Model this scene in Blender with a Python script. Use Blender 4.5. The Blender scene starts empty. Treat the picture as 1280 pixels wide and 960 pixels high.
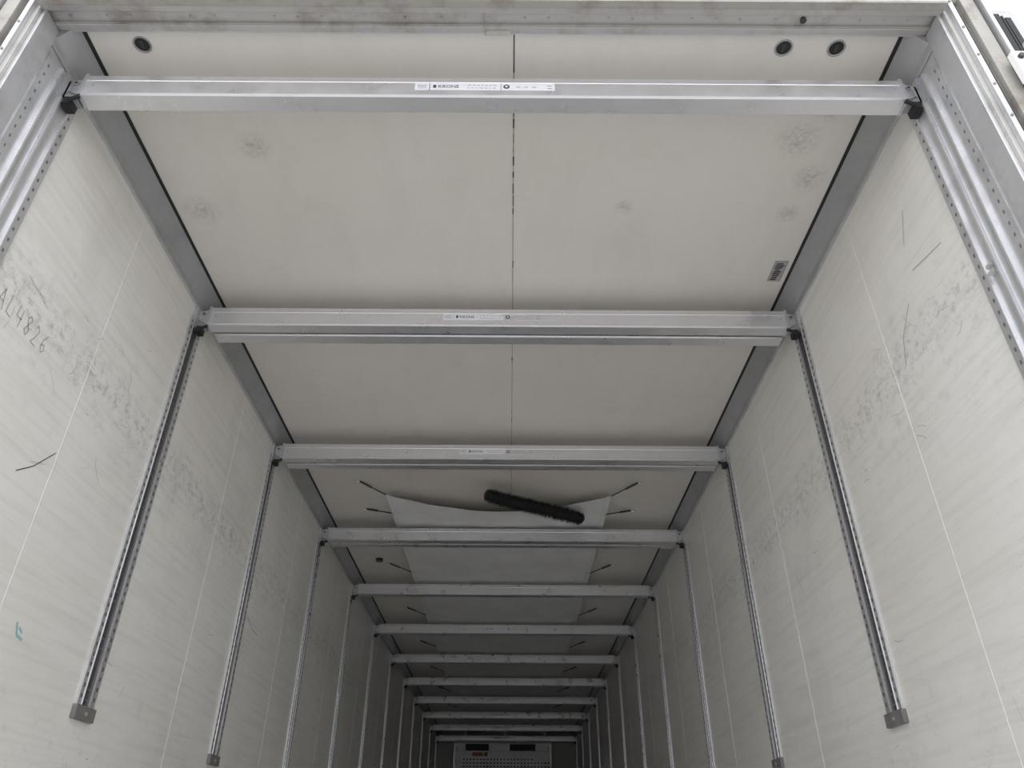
import bpy, bmesh, math, random
from mathutils import Vector, Matrix
random.seed(7)
ZO=1.75            # camera height above ground; z helpers below are relative to the eye
XL,XR=-1.29,1.168  # inner wall faces
XC=(XL+XR)/2
CZ=2.0             # ceiling
FZ=-0.65           # trailer floor
YB=14.6            # bulkhead
BEAMY=[1.34,2.41]+[3.585+1.195*i for i in range(10)]

# ---------------------------------------------------------------- materials
def newmat(name):
    m=bpy.data.materials.new(name); m.use_nodes=True
    nt=m.node_tree; b=nt.nodes['Principled BSDF']
    return m,nt,b
def N(nt,t,**kw):
    n=nt.nodes.new(t)
    for k,v in kw.items(): setattr(n,k,v)
    return n
def coords(nt,scale=(1,1,1)):
    tc=N(nt,'ShaderNodeTexCoord'); mp=N(nt,'ShaderNodeMapping')
    mp.inputs['Scale'].default_value=scale
    nt.links.new(tc.outputs['Object'],mp.inputs['Vector']); return mp.outputs['Vector']
def noise(nt,scale,detail=4,vs=(1,1,1),rough=.55,dist=0):
    n=N(nt,'ShaderNodeTexNoise'); n.inputs['Scale'].default_value=scale
    n.inputs['Detail'].default_value=detail; n.inputs['Roughness'].default_value=rough
    n.inputs['Distortion'].default_value=dist
    nt.links.new(coords(nt,vs),n.inputs['Vector']); return n.outputs['Fac']
def ramp(nt,fac,a,b,va=0.0,vb=1.0):
    r=N(nt,'ShaderNodeMapRange'); r.inputs['From Min'].default_value=a; r.inputs['From Max'].default_value=b
    r.inputs['To Min'].default_value=va; r.inputs['To Max'].default_value=vb
    nt.links.new(fac,r.inputs['Value']); return r.outputs['Result']
def math_(nt,op,a,b=None):
    n=N(nt,'ShaderNodeMath',operation=op)
    for i,v in enumerate((a,b)):
        if v is None: continue
        if isinstance(v,(int,float)): n.inputs[i].default_value=v
        else: nt.links.new(v,n.inputs[i])
    return n.outputs[0]
def mix(nt,fac,a,b):
    n=N(nt,'ShaderNodeMix',data_type='RGBA')
    if isinstance(fac,(int,float)): n.inputs['Factor'].default_value=fac
    else: nt.links.new(fac,n.inputs['Factor'])
    for idx,v in ((6,a),(7,b)):
        if isinstance(v,tuple): n.inputs[idx].default_value=(*v,1)
        else: nt.links.new(v,n.inputs[idx])
    return n.outputs[2]
def bump(nt,b,h,s,d=.01):
    n=N(nt,'ShaderNodeBump'); n.inputs['Strength'].default_value=s; n.inputs['Distance'].default_value=d
    nt.links.new(h,n.inputs['Height']); nt.links.new(n.outputs['Normal'],b.inputs['Normal'])

def panel_mat(name,base,dirt,wall):
    m,nt,b=newmat(name)
    c=mix(nt,ramp(nt,noise(nt,1.1,5),.35,.7),base,dirt)
    if wall:
        st=noise(nt,3.0,6,(1,.7,16),.65)
        c=mix(nt,ramp(nt,st,.46,.75,0,.40),c,(dirt[0]*.72,dirt[1]*.72,dirt[2]*.71))
        # smoky patches
        c=mix(nt,ramp(nt,noise(nt,2.6,6,(1,1,.6),.7),.52,.74,0,.22),c,(.46,.45,.43))
        sep=N(nt,'ShaderNodeSeparateXYZ'); nt.links.new(coords(nt),sep.inputs[0])
        z=sep.outputs['Z']
        def band(z0,w,thr,amt,ns,c,wd=.14):
            d=math_(nt,'ABSOLUTE',math_(nt,'SUBTRACT',z,z0))
            k=ramp(nt,d,0,w,1,0)
            nn=ramp(nt,noise(nt,ns,8,(1,1,1.3),.75),thr,thr+wd)
            return mix(nt,math_(nt,'MULTIPLY',math_(nt,'MULTIPLY',k,nn),amt),c,(.30,.295,.285))
        c=band(ZO+1.27,.11,.50,.55,30,c,.12)
        c=band(ZO+1.22,.34,.53,.32,16,c)
        c=band(ZO+.25,.45,.56,.28,18,c)
        sc=noise(nt,6,3,(1,.35,9),.5,.6)
        d=math_(nt,'ABSOLUTE',math_(nt,'SUBTRACT',sc,.5))
        k=ramp(nt,d,0,.006,.26,0)
        k=math_(nt,'MULTIPLY',k,ramp(nt,noise(nt,1.7,2),.48,.60))
        c=mix(nt,k,c,(.3,.29,.28))
    else:
        c=mix(nt,ramp(nt,noise(nt,10,6,(1,.3,1)),.5,.75,0,.12),c,(.52,.48,.42))
        c=mix(nt,ramp(nt,noise(nt,90,4,rough=.7),.55,.75,0,.12),c,(.42,.39,.35))
        c=mix(nt,ramp(nt,noise(nt,3.5,6,rough=.7),.55,.75,0,.16),c,(.50,.455,.39))
        # a few stained patches at fixed places
        for (px,py,r) in ((-.86,1.66,.07),(-1.13,1.95,.08),(.93,1.62,.09),(1.02,1.78,.07),(1.0,1.50,.06),(1.0,1.95,.05),(.4,1.92,.04)):
            vd=N(nt,'ShaderNodeVectorMath',operation='DISTANCE'); nt.links.new(coords(nt),vd.inputs[0]); vd.inputs[1].default_value=(px,py,ZO+CZ)
            k=ramp(nt,vd.outputs['Value'],r*.15,r,1,0)
            k=math_(nt,'MULTIPLY',k,ramp(nt,noise(nt,65,5,rough=.75),.38,.66,0,.55))
            c=mix(nt,k,c,(.25,.22,.18))
    nt.links.new(c,b.inputs['Base Color'])
    b.inputs['Roughness'].default_value=.40
    bump(nt,b,noise(nt,70,3),.06,.004)
    return m
M_WALL=panel_mat('cream_wall_panel',(.85,.832,.79),(.78,.757,.71),True)
M_CEIL=panel_mat('cream_ceiling_panel',(.82,.785,.735),(.77,.73,.67),False)

def metal(name,col,rough=.42,metallic=.7,dirt=.35,dcol=(.16,.15,.14),sp=.12):
    m,nt,b=newmat(name)
    v=N(nt,'ShaderNodeTexVoronoi'); v.inputs['Scale'].default_value=60
    nt.links.new(coords(nt),v.inputs['Vector'])
    bw=N(nt,'ShaderNodeRGBToBW'); nt.links.new(v.outputs['Color'],bw.inputs[0])
    c=mix(nt,ramp(nt,bw.outputs[0],.1,.9,0,sp),col,tuple(x*.7 for x in col))
    c=mix(nt,ramp(nt,noise(nt,7,7,rough=.7),.5,.72,0,dirt),c,dcol)
    nt.links.new(c,b.inputs['Base Color'])
    b.inputs['Metallic'].default_value=metallic
    nt.links.new(ramp(nt,noise(nt,12,4),.3,.7,rough-.08,rough+.12),b.inputs['Roughness'])
    return m
M_ALU=metal('brushed_aluminium',(.82,.815,.835),.32,.78,.15,(.48,.47,.47),.05)
M_GAL=metal('galvanised_steel',(.66,.67,.69),.38,.7,.35)
M_TRK=metal('galvanised_track_steel',(.53,.54,.55),.42,.6,.35)
M_CORN=metal('galvanised_cornice',(.44,.445,.45),.5,.5,.25)
M_RUST=metal('weathered_frame_steel',(.46,.44,.41),.6,.4,.75,(.16,.11,.08))
M_FRAME=metal('stained_header_steel',(.56,.545,.525),.5,.45,.65,(.24,.205,.175),.03)
def plain(name,col,rough=.6,metallic=0,var=.3,ns=20):
    m,nt,b=newmat(name)
    c=mix(nt,ramp(nt,noise(nt,ns,4),.35,.7,0,var),col,tuple(x*.5 for x in col))
    nt.links.new(c,b.inputs['Base Color']); b.inputs['Roughness'].default_value=rough
    b.inputs['Metallic'].default_value=metallic
    return m
M_BLK=plain('black_rubber',(.02,.02,.022),.6)
M_DARK=plain('dark_slot_metal',(.075,.075,.075),.4,.4,.6,12)
M_CAP=plain('dirty_end_cap',(.24,.235,.225),.6,.3,.6,14)
M_PERF=plain('perforation',(.16,.16,.16),.6)
M_STICK=plain('white_sticker',(.86,.87,.90),.45,var=.05)
M_INK=plain('printed_ink',(.08,.09,.13),.6)
M_PRT=plain('printed_fine_text',(.42,.45,.52),.6,var=.1)
M_GREY=plain('pencil_mark',(.48,.465,.44),.8,var=.5,ns=60)
M_SCR=plain('scratch_mark',(.46,.445,.42),.8)
M_BLUE=plain('teal_chalk',(.30,.55,.58),.8)
M_RED=plain('red_label',(.5,.16,.08),.6)
M_SEAL=plain('white_sealant',(.87,.86,.83),.5,var=.05)
M_RSEAM=plain('rusty_seam',(.52,.43,.31),.8,var=.7,ns=9)
M_WHITE=plain('white_painted_housing',(.93,.93,.92),.4,var=.02)
M_BULK=plain('grey_bulkhead_panel',(.46,.455,.44),.6,var=.2,ns=3)
M_GROUND=plain('concrete_yard',(.46,.455,.45),.9,var=.2,ns=3)
M_FLOOR=metal('chequer_floor',(.72,.72,.72),.5,.1,.3,(.35,.34,.33))
def cloth():
    m,nt,b=newmat('canvas_cloth')
    c=mix(nt,ramp(nt,noise(nt,5,5),.35,.7),(.88,.88,.87),(.79,.79,.78))
    nt.links.new(c,b.inputs['Base Color']); b.inputs['Roughness'].default_value=.8
    bump(nt,b,noise(nt,5,3,(1,.5,1)),.3,.03)
    return m
M_CLOTH=cloth()
def brist():
    m,nt,b=newmat('black_bristle'); 
    nt.links.new(mix(nt,noise(nt,40,2),(.008,.008,.008),(.03,.03,.03)),b.inputs['Base Color'])
    b.inputs['Roughness'].default_value=.7; return m
M_BRIS=brist()

# ---------------------------------------------------------------- mesh helpers
class MB:
    def __init__(s,name,mats): s.name=name; s.mats=mats; s.v=[]; s.f=[]; s.m=[]; s.sm=[]
    def mi(s,mat):
        if mat not in s.mats: s.mats.append(mat)
        return s.mats.index(mat)
    def add(s,vs,fs,mat,smooth=False):
        o=len(s.v); s.v+= [(a,b,c+ZO) for a,b,c in vs]; k=s.mi(mat)
        for f in fs: s.f.append([i+o for i in f]); s.m.append(k); s.sm.append(smooth)
    def box(s,x0,x1,y0,y1,z0,z1,mat):
        x0,x1=sorted((x0,x1)); y0,y1=sorted((y0,y1)); z0,z1=sorted((z0,z1))
        vs=[(x,y,z) for x in (x0,x1) for y in (y0,y1) for z in (z0,z1)]
        s.add(vs,[(0,1,3,2),(4,6,7,5),(0,4,5,1),(2,3,7,6),(0,2,6,4),(1,5,7,3)],mat)
    def prism_x(s,prof,x0,x1,mat):   # prof: (y,z)
        n=len(prof)
        vs=[(x0,y,z) for y,z in prof]+[(x1,y,z) for y,z in prof]
        fs=[(i,(i+1)%n,(i+1)%n+n,i+n) for i in range(n)]+[tuple(range(n))[::-1],tuple(range(n,2*n))]
        s.add(vs,fs,mat)
    def prism_y(s,prof,y0,y1,mat):   # prof: (x,z)
        n=len(prof)
        vs=[(x,y0,z) for x,z in prof]+[(x,y1,z) for x,z in prof]
        fs=[(i,(i+1)%n,(i+1)%n+n,i+n) for i in range(n)]+[tuple(range(n))[::-1],tuple(range(n,2*n))]
        s.add(vs,fs,mat)
    def cyl(s,p0,p1,r,mat,n=10,r1=None):
        r1=r if r1 is None else r1
        p0=Vector(p0);p1=Vector(p1);d=(p1-p0).normalized()
        u=d.orthogonal().normalized(); w=d.cross(u)
        vs=[];
        for p,rr in ((p0,r),(p1,r1)):
            for i in range(n):
                a=2*math.pi*i/n; q=p+(u*math.cos(a)+w*math.sin(a))*rr; vs.append(tuple(q))
        s.add(vs,[(i,(i+1)%n,(i+1)%n+n,i+n) for i in range(n)],mat,True)
        s.add(vs[:n],[tuple(range(n))[::-1]],mat); s.add(vs[n:],[tuple(range(n))],mat)
    def text(s,txt,M,mat):
        cu=bpy.data.curves.new('t','FONT'); cu.body=txt; cu.size=1; cu.resolution_u=3
        ob=bpy.data.objects.new('t',cu); bpy.context.scene.collection.objects.link(ob)
        bpy.context.view_layer.update()
        me=bpy.data.meshes.new_from_object(ob.evaluated_get(bpy.context.evaluated_depsgraph_get()))
        vs=[tuple(M@v.co) for v in me.vertices]; fs=[tuple(p.vertices) for p in me.polygons]
        s.add(vs,fs,mat); bpy.data.objects.remove(ob); bpy.data.curves.remove(cu); bpy.data.meshes.remove(me)
    def done(s,bevel=0):
        me=bpy.data.meshes.new(s.name); me.from_pydata(s.v,[],s.f)
        for m in s.mats: me.materials.append(m)
        me.polygons.foreach_set('material_index',s.m); me.polygons.foreach_set('use_smooth',s.sm)
        me.update(); 
        bm=bmesh.new(); bm.from_mesh(me); bmesh.ops.recalc_face_normals(bm,faces=bm.faces); bm.to_mesh(me); bm.free()
        ob=bpy.data.objects.new(s.name,me); bpy.context.scene.collection.objects.link(ob)
        if bevel:
            b=ob.modifiers.new('bevel','BEVEL'); b.width=bevel; b.segments=2; b.limit_method='ANGLE'
        return ob

# ---------------------------------------------------------------- shell
Y0=1.236
# handwritten digits as pen strokes in a unit cell (x 0..1, y 0..1)
GLY={'A':[[(0,0),(.45,1),(.9,0)],[(.15,.4),(.75,.4)]],
 'L':[[(.1,1),(.05,.05),(.75,0)]],
 '4':[[(.1,1),(.05,.45),(.8,.45)],[(.65,.9),(.6,0)]],
 '8':[[(.7,.85),(.4,1),(.12,.8),(.35,.55),(.7,.3),(.45,0),(.1,.2),(.35,.52),(.7,.8)]],
 '2':[[(.08,.8),(.35,1),(.7,.78),(.4,.35),(.05,.03),(.8,.0)]],
 '6':[[(.7,1),(.25,.65),(.08,.25),(.4,0),(.72,.2),(.5,.45),(.12,.32)]]}
def shell():
    g=MB('ground',[]); g.box(-30,30,-30,40,-ZO-.1,-ZO,M_GROUND); g.done()
    f=MB('floor',[]); f.box(XL-.08,XR+.08,1.13,YB+.1,FZ-.12,FZ,M_FLOOR)
    for i in range(24):
        x=XL+.05+i*.1; f.box(x,x+.03,1.14,YB-.01,FZ,FZ+.006,M_FLOOR)
    f.done()
    c=MB('ceiling',[]); c.box(XL-.08,XR+.08,Y0-.09,YB+.1,CZ,CZ+.09,M_CEIL)
    # centre joint
    c.box(-.0016,.0016,Y0,1.36,CZ-.0015,CZ,M_DARK)
    c.box(-.0014,.0014,1.36,YB,CZ-.0012,CZ,M_RSEAM)
    random.seed(3)
    y=1.36
    while y<4.2:
        l=random.uniform(.008,.05)
        if y<1.95 or random.random()<.35:
            r=random.uniform(.0012,.0024); c.box(-r+random.uniform(-.001,.001),r,y,y+l,CZ-.002,CZ,M_DARK)
        y+=l+random.uniform(.004,.03 if y<1.95 else .09)
    # drain / cable grommets
    for (x,y) in ((-1.079,1.295),(.782,1.293),(.935,1.293)):
        n=28; r0,r1=.021,.026
        vs=[];fs=[]
        for i in range(n):
            a=2*math.pi*i/n
            for r,z in ((r0,CZ-.001),(r0+.001,CZ-.003),(r1,CZ-.003),(r1,CZ)):
                vs.append((x+r*math.cos(a),y+r*math.sin(a),z))
        for i in range(n):
            for k in range(3):
                fs.append((i*4+k,i*4+k+1,((i+1)%n)*4+k+1,((i+1)%n)*4+k))
        c.add(vs,fs,M_CORN,True)
        c.add([(x+r0*math.cos(2*math.pi*i/n),y+r0*math.sin(2*math.pi*i/n),CZ-.0008) for i in range(n)],[tuple(range(n))],M_BLK)
        c.box(x-.006,x+.004,y-.012,y+.012,CZ-.003,CZ,M_DARK)
    # small printed plate near the right cornice
    c.box(1.03,1.083,2.20,2.32,CZ-.0015,CZ,M_CORN)
    c.box(1.035,1.078,2.205,2.315,CZ-.002,CZ,M_FRAME)
    random.seed(9)
    for k in range(9):
        yy=2.212+k*.0115
        c.box(1.038+random.random()*.004,1.06+random.random()*.016,yy,yy+.007,CZ-.003,CZ-.002,M_DARK if k%3 else M_INK)
    c.cyl((-1.02,5.62,CZ),(-1.02,5.62,CZ-.02),.028,M_DARK,16)
    c.done()
    for side,xi,xo in (('left',XL,XL-.08),('right',XR,XR+.08)):
        sg=1 if side=='left' else -1
        w=MB('wall_'+side,[]); w.box(xi,xo,Y0,YB+.1,FZ,CZ,M_WALL)
        y=1.9
        while y<YB:
            w.box(xi,xi+sg*.0008,y-.0007,y+.0007,FZ,1.93,M_SEAL); y+=1.195
        def mark(pts,wd,mat):
            for (a,b) in zip(pts[:-1],pts[1:]):
                a=Vector(a);b=Vector(b); d=(b-a).normalized(); nrm=Vector((-d.y,d.x))*wd/2
                x=xi+sg*.0008
                vs=[(x,*(a-nrm)),(x,*(b-nrm)),(x,*(b+nrm)),(x,*(a+nrm))]
                w.add(vs,[(0,1,2,3)],mat)
        if side=='left':
            random.seed(4)
            for i,ch in enumerate('AL4826'):
                oy=1.462+i*.040; oz=1.175+random.uniform(-.004,.004)-i*.001
                for st in GLY[ch]:
                    mark([(oy+px*.030+random.uniform(-.001,.001),oz+py*.058) for px,py in st],.0034,M_GREY)
            mark([(1.761,.858),(1.82,.90),(1.889,.975)],.003,M_INK)
            mark([(1.80,.905),(1.86,.925)],.0015,M_SCR)
            mark([(1.985,.53),(2.0,.50),(2.03,.495)],.007,M_BLUE); mark([(2.0,.52),(2.02,.51)],.006,M_BLUE)
            mark([(3.70,1.02),(3.80,.987),(3.9,.98)],.005,M_BLUE)
        else:
            mark([(1.652,1.468),(1.57,1.45),(1.503,1.436)],.003,M_SCR)
            mark([(1.72,1.40),(1.8,1.33),(1.83,1.25)],.003,M_SCR)
            mark([(1.60,1.66),(1.63,1.60),(1.65,1.56)],.0025,M_SCR)
        random.seed(11 if side=='left' else 23)
        for i in range(130):
            y=random.uniform(1.5,7); z=random.choice([random.uniform(-.1,1.8),random.gauss(1.25,.10)])
            a=random.gauss(.3,.7); L=random.uniform(.015,.09)
            p=[(y,z)]
            for k in range(3):
                a+=random.gauss(0,.25); p.append((p[-1][0]+L/3*math.cos(a),p[-1][1]+L/3*math.sin(a)))
            mark(p,random.uniform(.0008,.0019),M_SCR)
        w.done()
    b=MB('wall_front_bulkhead',[]); b.box(XL-.08,XR+.08,YB,YB+.1,FZ,CZ,M_BULK); b.done()
    # cornices
    for i,(xi,sg) in enumerate(((XL,1),(XR,-1))):
        t=MB('trim_%d'%(i+1),[])
        pr=[(xi,1.915),(xi+sg*.006,1.915),(xi+sg*.012,1.935),(xi+sg*.05,CZ-.012),(xi+sg*.056,CZ-.004),(xi+sg*.056,CZ),(xi,CZ)]
        t.prism_y(pr,Y0,YB,M_CORN)
        t.box(xi+sg*.056,xi+sg*.067,Y0,YB,CZ-.003,CZ,M_BLK)
        t.box(xi,xi+sg*.009,Y0,YB,1.908,1.917,M_GAL)
        t.done()
shell()

# ---------------------------------------------------------------- wall tracks
def track(xi,sg,yc):
    t=MB('wall_mounting_track',[])
    zt,zb=1.86,.387
    x=lambda d: xi+sg*d
    h=.052
    t.box(x(0),x(.003),yc-h+.02,yc+h-.02,zb,zt,M_DARK)
    for s in (-1,1):
        a,b=sorted((yc+s*h,yc+s*(h-.024)))
        t.box(x(0),x(.008),a,b,zb,zt,M_GAL)
        c1,c2=sorted((yc+s*(h-.024),yc+s*(h-.028)))
        t.box(x(0),x(.010),c1,c2,zb,zt,M_ALU)
    z=zb+.03; i=0
    while z<zt-.01:
        for s in (-1,1):
            c=yc+s*(h-.012)
            t.box(x(.008),x(.0085),c-.0045,c+.0045,z,z+.012,M_PERF)
        if i%5<2: t.box(x(.003),x(.0045),yc-.012,yc+.012,z-.003,z+.001,M_PERF)
        z+=.030; i+=1
    t.box(x(0),x(.016),yc-h-.008,yc+h+.006,zb-.028,zb+.010,M_CAP)
    t.cyl((x(.016),yc,zb-.010),(x(.019),yc,zb-.010),.006,M_TRK,10)
    t.done()
for k,y in enumerate(BEAMY):
    if k==0: continue
    for xi,sg in ((XL,1),(XR,-1)): track(xi,sg,y+.02)

# ribbed track next to the rear frame
for xi,sg in ((XL,1),(XR,-1)):
    t=MB('rear_corner_track',[]); x=lambda d: xi+sg*d
    t.box(x(0),x(.006),1.238,1.415,FZ,1.905,M_GAL)
    for (a,b,d,m) in ((1.245,1.275,.010,M_GAL),(1.298,1.304,.016,M_ALU),(1.308,1.334,.007,M_TRK),(1.338,1.344,.016,M_ALU),(1.385,1.415,.010,M_GAL),(1.383,1.387,.014,M_ALU)):
        t.box(x(0),x(d),a,b,FZ,1.89,m)
    z=FZ+.03
    while z<1.86:
        t.box(x(.010),x(.0106),1.397,1.403,z,z+.010,M_PERF)
        t.box(x(.010),x(.0106),1.257,1.262,z+.01,z+.02,M_PERF)
        z+=.036
    for z in (1.2,1.22,.9):
        t.box(x(.006),x(.02),1.35,1.37,z,z+.010,M_ALU)
    t.done()

# ---------------------------------------------------------------- beams
def beam(k,yf):
    b=MB('cargo_decking_beam',[])
    bx0,bx1=XL+.055,XR-.05
    zt=1.918; H=.088; D=.056
    zb=zt-H
    def body(y,x0,x1,zt,zb,m1=M_ALU):
        D_=D
        pr=[(y,zt-.003),(y+.003,zt),(y+D_-.003,zt),(y+D_,zt-.003),(y+D_,zb+.003),(y+D_-.003,zb),
            (y+.003,zb),(y-.003,zb+.004),(y-.003,zb+.010),(y,zb+.013),
            (y,zb+.062),(y-.001,zb+.064),(y-.001,zb+.067),(y,zb+.069)]
        b.prism_x(pr,x0,x1,m1)
    body(yf,bx0,bx1,zt,zb)
    if k in (1,2,3):
        b.box(bx0+.01,bx1-.01,yf+D,yf+D+.010,zb+.012,zt-.01,M_DARK)
        body(yf+D+.010,bx0+.012,bx1-.008,zt-.001,zb-.004,M_ALU)
    # end fittings
    for xe,xw,sg in ((bx0,XL,1),(bx1,XR,-1)):
        b.box(xe-sg*.001,xe+sg*.008,yf-.0040,yf+D+.001,zb-.001,zt+.001,M_GAL)
        vs=[(xe,yf+.008,zt-.006),(xw+sg*.012,yf+.008,zt-.016),(xw+sg*.012,yf+.008,zb+.03),(xe,yf+.008,zb+.006)]
        vs+= [(p[0],yf+.013,p[2]) for p in vs]
        b.add(vs,[(0,1,2,3),(4,7,6,5),(0,4,5,1),(1,5,6,2),(2,6,7,3),(3,7,4,0)],M_GAL)
        b.cyl((xw+sg*.032,yf+.003,zt-.030),(xw+sg*.032,yf+.009,zt-.030),.008,M_CORN,12)
        b.cyl((xw+sg*.032,yf+.002,zt-.030),(xw+sg*.032,yf+.004,zt-.030),.004,M_BLK,10)
        b.box(xw+sg*.001,xw+sg*.016,yf-.018,yf+.058,zb-.012,zt-.012,M_GAL)
        b.box(xw+sg*.014,xw+sg*.048,yf+.014,yf+.045,zb-.004,zb+.036,M_CORN)
        b.box(xw+sg*.012,xw+sg*.034,yf+.004,yf+.045,zb-.028,zb-.004,M_BLK)
        b.cyl((xw+sg*.012,yf+.01,zb-.020),(xw+sg*.062,yf+.0,zb-.008),.006,M_BLK,8)
        b.cyl((xe+sg*.03,yf-.003,zt-.045),(xe+sg*.03,yf,zt-.045),.003,M_CORN,8)
    # label
    if k!=7 and k!=3 and k!=4:
        w=(.40 if k==0 else .42)/2; xc=-.083 if k==0 else XC-.01
        yl=yf-.0006; z0,z1=zb+.031,zb+.060
        if k==0: z0,z1=zb+.030,zb+.061
        b.box(xc-w,xc-w+.040,yl,yf,z0,z1,M_STICK); b.box(xc-w+.044,xc-w+.245,yl,yf,z0,z1,M_STICK); b.box(xc-w+.248,xc+w,yl,yf,z0,z1,M_STICK if k==0 else M_ALU)
        def ink(a,c,p,q,m=M_INK): b.box(xc-w+a,xc-w+c,yl-.0006,yl,z0+p,z0+q,m)
        ink(.008,.035,.019,.022,M_PRT); ink(.008,.032,.012,.015,M_PRT); ink(.008,.036,.006,.008,M_PRT)
        M=Matrix(((.018,0,0,xc-w+.066),(0,0,1,yl-.0008),(0,.018,0,z0+.009),(0,0,0,1)))
        b.text('KRONE',M,M_INK)
        ink(.052,.061,.009,.022)
        random.seed(k)
        for r in (.021,.009):
            x=.150
            while x<.235:
                l=random.uniform(.004,.012); ink(x,x+l,r-.0015,r+.001,M_PRT); x+=l+.004
        n=18; cx=xc-w+.262
        b.add([(cx+.009*math.cos(6.2832*i/n),yl-.0008,z0+.015+.009*math.sin(6.2832*i/n)) for i in range(n)],[tuple(range(n))],M_INK)
        b.add([(cx+.004*math.cos(6.2832*i/n),yl-.0012,z0+.015+.004*math.sin(6.2832*i/n)) for i in range(n)],[tuple(range(n))],M_STICK)
        for a in (.29,.312,.335): ink(a,a+.012,.012,.015,M_PRT)
        ink(.378,.392,.006,.010,M_PRT); ink(.378,.392,.018,.021,M_PRT)
    b.done()
for k,y in enumerate(BEAMY): beam(k,y)

# ---------------------------------------------------------------- rear frame
def frame():
    h=MB('rear_door_frame',[])
    pr=[(Y0,CZ-.0),(Y0,1.972),(1.214,1.966),(1.210,1.976),(1.176,1.976),(1.172,1.962),(1.150,1.958),(1.13,1.962),(1.13,2.16),(1.16,2.18),(Y0,2.18)]
    h.prism_x(pr,XL-.0,XR+.0,M_FRAME)
    h.box(XL,XR,Y0,Y0+.006,1.975,CZ,M_GAL)
    h.box(XL,XR,1.150,1.153,1.955,1.96,M_RUST)
    h.box(XL,XR,1.130,1.1505,1.955,1.960,M_RUST)
    h.box(XL,XR,1.208,1.2125,1.967,1.974,M_RUST)
    x=XL+.06; i=0
    while x<XR:
        h.cyl((x,1.193,1.977),(x,1.193,1.973),.0038,M_TRK if i%4 else M_RUST,8); x+=.066 if i%3 else .10; i+=1
    h.cyl((.80,1.193,1.977),(.80,1.193,1.970),.009,M_DARK,12)
    # overlapping joint of the cover strip
    h.box(-.083,-.080,1.205,1.238,1.962,1.972,M_RUST); h.box(-.080,-.01,1.226,1.239,1.964,1.973,M_FRAME)
    h.box(-.086,-.083,1.176,1.21,1.968,1.977,M_RUST)
    for xi,sg in ((XL,-1),(XR,1)):
        x=lambda d: xi+sg*d
        h.box(x(0),x(.10),1.16,Y0,FZ-.3,2.18,M_FRAME)
        h.box(x(.012),x(.026),1.146,1.16,FZ-.3,2.16,M_GAL)
        h.box(x(.030),x(.040),1.156,1.16,FZ-.3,2.16,M_DARK)
        h.box(x(.045),x(.082),1.142,1.16,FZ-.3,2.14,M_RUST)
        h.box(x(.090),x(.10),1.13,1.16,FZ-.3,2.18,M_GAL)
        h.box(x(-.012),x(0),1.17,1.236,FZ,1.965,M_GAL)
        z=FZ
        while z<2.1:
            h.cyl((x(.019),1.146,z),(x(.019),1.143,z),.004,M_RUST,8); z+=.12
    h.box(XL-.10,XR+.10,1.13,Y0,FZ-.3,FZ-.005,M_RUST)
    h.done(.0015)
frame()
# doors folded back against the outside
for i,(xi,sg) in enumerate(((XL,-1),(XR,1))):
    d=MB('door_%d'%(i+1),[]); x=lambda q: xi+sg*(q-.018)
    d.box(x(.135),x(.215),1.20,2.42,FZ-.1,1.98,M_WHITE)
    d.box(x(.13),x(.222),1.17,1.20,FZ-.1,1.99,M_TRK)
    d.box(x(.134),x(.150),1.145,1.17,FZ-.1,1.93,M_BLK)
    d.box(x(.158),x(.164),1.150,1.17,FZ-.1,1.93,M_BLK)
    d.box(x(.172),x(.188),1.155,1.17,FZ-.1,1.93,M_BLK)
    for z in (1.60,.9,.2,-.45):
        d.box(x(.085),x(.135),1.110,1.128,z,z+.11,M_WHITE)
        d.box(x(.12),x(.20),1.118,1.145,z+.02,z+.05,M_TRK)
        d.cyl((x(.128),1.103,z-.03),(x(.128),1.103,z+.13),.010,M_TRK,12)
        d.cyl((x(.128),1.103,z+.035),(x(.128),1.103,z+.065),.014,M_DARK,12)
        d.cyl((x(.100),1.110,z+.025),(x(.100),1.102,z+.025),.008,M_DARK,6)
        d.cyl((x(.100),1.110,z+.085),(x(.100),1.102,z+.085),.008,M_DARK,6)
        d.box(x(.108),x(.15),1.10,1.14,z-.055,z-.02,M_BLK)
    d.done(.001)

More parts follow.
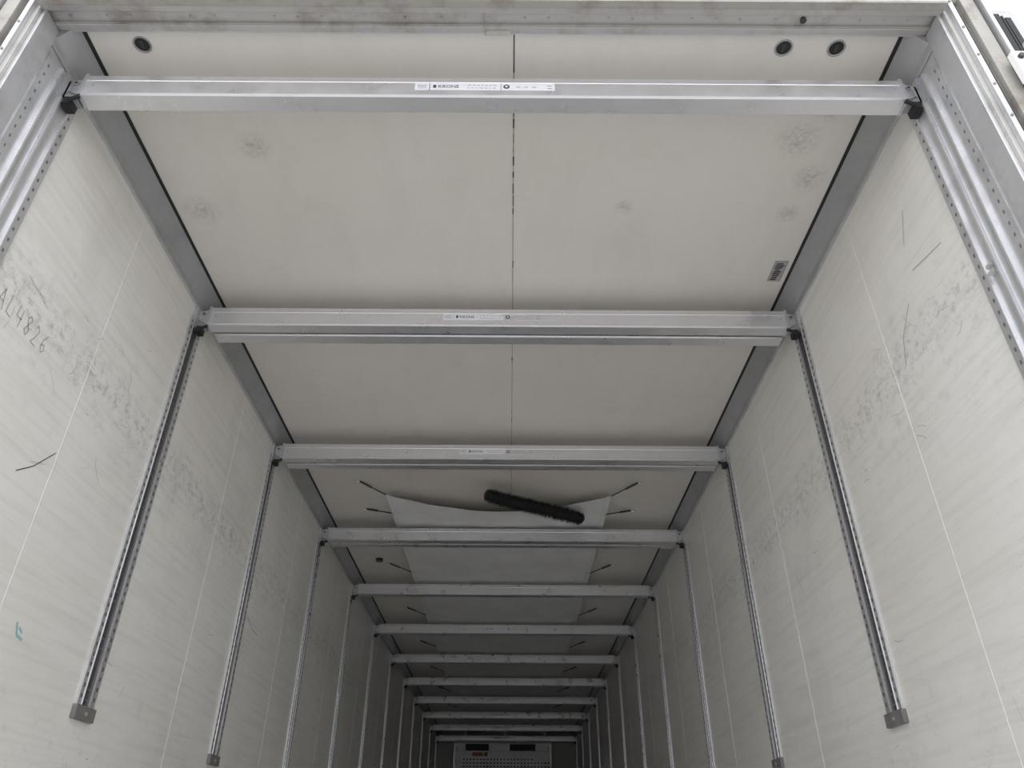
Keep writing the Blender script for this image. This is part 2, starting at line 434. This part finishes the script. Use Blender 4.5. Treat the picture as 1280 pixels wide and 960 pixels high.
# ---------------------------------------------------------------- canvas air duct
def canvas():
    c=MB('canvas_air_duct',[])
    x0,x1=-.785,.625; yA,yE=4.30,13.3
    nx=28
    ny=150
    vs=[]
    for j in range(ny+1):
        t=j/ny
        for i in range(nx+1):
            u=2*i/nx-1; x=(x0+x1)/2+u*(x1-x0)/2
            yf=yA+.17*(1-abs(u)**1.6); yy=yf+(yE-yf)*t
            ph=(yy-3.585)/1.195*math.pi
            sag=.012*abs(math.sin(ph))*(1-u*u*.5)
            front=.035*max(0,1-(yy-yf)/.5)*(1-u*u)
            rip=.005*math.sin(x*23+yy*3)*math.sin(yy*7)
            vs.append((x,yy,1.950-sag-front+rip*(1-u*u)))
    w=nx+1
    fs=[(j*w+i,j*w+i+1,(j+1)*w+i+1,(j+1)*w+i) for j in range(ny) for i in range(nx)]
    c.add(vs,fs,M_CLOTH,True)
    for xx in (x0,x1):
        sg=1 if xx<0 else -1
        c.add([(xx,yA,1.948),(xx+sg*.03,yA+.02,1.940),(xx+sg*.03,yE,1.940),(xx,yE,1.948)],[(0,1,2,3)],M_CLOTH)
    def strap(xe,ye,xc,yc):
        sg=-1 if xe<0 else 1
        a=Vector((xe-sg*.0,ye,1.948)); b=Vector((xc,yc,CZ-.002))
        m=a.lerp(b,.55)
        c.cyl(a,m,.004,M_DARK,8); c.cyl(m,b,.007,M_DARK,8)
        c.cyl(b,b+Vector((sg*.02,0,-.008)),.008,M_GAL,8)
        c.cyl(a+Vector((-sg*.012,0,-.004)),a+Vector((-sg*.012,0,.006)),.012,M_GAL,12)
    strap(x0,4.31,-.94,4.22); strap(x1,4.31,.785,4.22)
    strap(x0,4.60,-.965,4.65); strap(x1,4.60,.80,4.65)
    for yb in BEAMY[4:11]:
        strap(x0,yb-.20,-.955,yb-.26); strap(x1,yb-.20,.79,yb-.26)
    c.done()
canvas()

# ---------------------------------------------------------------- brush
def brush():
    b=MB('broom_brush_head',[])
    p0=Vector((-.155,4.20,1.900)); p1=Vector((.450,4.47,1.862))
    d=(p1-p0).normalized(); L=(p1-p0).length; u=d.orthogonal().normalized(); w=d.cross(u)
    b.cyl(p0,p1,.030,M_BRIS,14)
    random.seed(5)
    for i in range(4600):
        s=random.random()*L; a=random.random()*6.2832
        e=min(1,min(s,L-s)/.03); r=(.037+.012*e)*random.uniform(.82,1.18)
        n=u*math.cos(a)+w*math.sin(a); t=d.cross(n)
        base=p0+d*s+n*.026; tip=p0+d*(s+random.gauss(0,.010))+n*r+t*random.gauss(0,.010)
        k=.0014
        b.add([tuple(base+t*k),tuple(base-t*k),tuple(tip)],[(0,1,2)],M_BRIS)
        b.add([tuple(base+d*k),tuple(base-d*k),tuple(tip)],[(0,1,2)],M_BRIS)
    b.cyl(p1,p1+d*.012,.016,M_DARK,12); b.cyl(p0,p0-d*.008,.016,M_DARK,12)
    b.done()
brush()

# ---------------------------------------------------------------- refrigeration evaporator
def evap():
    e=MB('refrigeration_evaporator',[])
    x0,x1=-.965,.715; y0,y1=14.22,YB; z0,z1=.75,1.84
    pr=[(y0+.10,z1),(y1,z1),(y1,z0),(y0,z0),(y0,z1-.06)]
    e.prism_x(pr,x0,x1,M_WHITE)
    for a in (x0,x1-.03): e.box(a,a+.03,y0-.008,y0,z0,z1-.07,M_GAL)
    for a,b_ in ((-.76,-.36),(.0,.44)):
        e.box(a,b_,y0-.004,y0,1.665,1.77,M_BLK)
        for i in range(4):
            q=a+(b_-a)*(i+.5)/4; e.box(q-.003,q+.003,y0-.010,y0-.004,1.665,1.77,M_DARK)
    e.box(-.64,-.46,y0-.004,y0,1.58,1.64,M_RED)
    e.box(-.44,-.38,y0-.004,y0,1.58,1.64,M_DARK)
    e.box(x0+.03,x1-.03,y0-.003,y0,1.655,1.66,M_CORN)
    for r in range(6):
        z=1.53-r*.055
        for i in range(26):
            q=-.80+i*.058
            if r<1 and i>20: continue
            e.box(q,q+.030,y0-.003,y0,z-.010,z+.010,M_DARK)
    for xx in (x0+.05,x1-.05):
        for zz in (1.70,1.50,1.3): e.cyl((xx,y0,zz),(xx,y0-.01,zz),.014,M_CORN,8)
    for xx in (-.8,-.1,.6): e.box(xx,xx+.04,14.4,14.44,z1-.01,CZ,M_GAL)
    e.done(.004)
evap()

# ---------------------------------------------------------------- light & camera
w=bpy.data.worlds.new('overcast_sky'); bpy.context.scene.world=w; w.use_nodes=True
nt=w.node_tree; bg=nt.nodes['Background']
tc=N(nt,'ShaderNodeTexCoord'); sp=N(nt,'ShaderNodeSeparateXYZ'); nt.links.new(tc.outputs['Generated'],sp.inputs[0])
nt.links.new(mix(nt,ramp(nt,sp.outputs['Z'],0,.7),(.98,.98,1.0),(.95,.97,1.0)),bg.inputs['Color'])
bg.inputs['Strength'].default_value=2.1

f=935.0; pitch=math.radians(32.8); roll=math.radians(.35)
cd=bpy.data.cameras.new('camera'); cam=bpy.data.objects.new('camera',cd)
bpy.context.scene.collection.objects.link(cam)
cd.sensor_width=36; cd.lens=f/1280*36; cd.clip_start=.02; cd.clip_end=200
cam.matrix_world=Matrix.Translation((0,0,ZO))@Matrix.Rotation(math.pi/2+pitch,4,'X')@Matrix.Rotation(roll,4,'Z')
bpy.context.scene.camera=cam
bpy.context.scene.view_settings.view_transform='Standard'
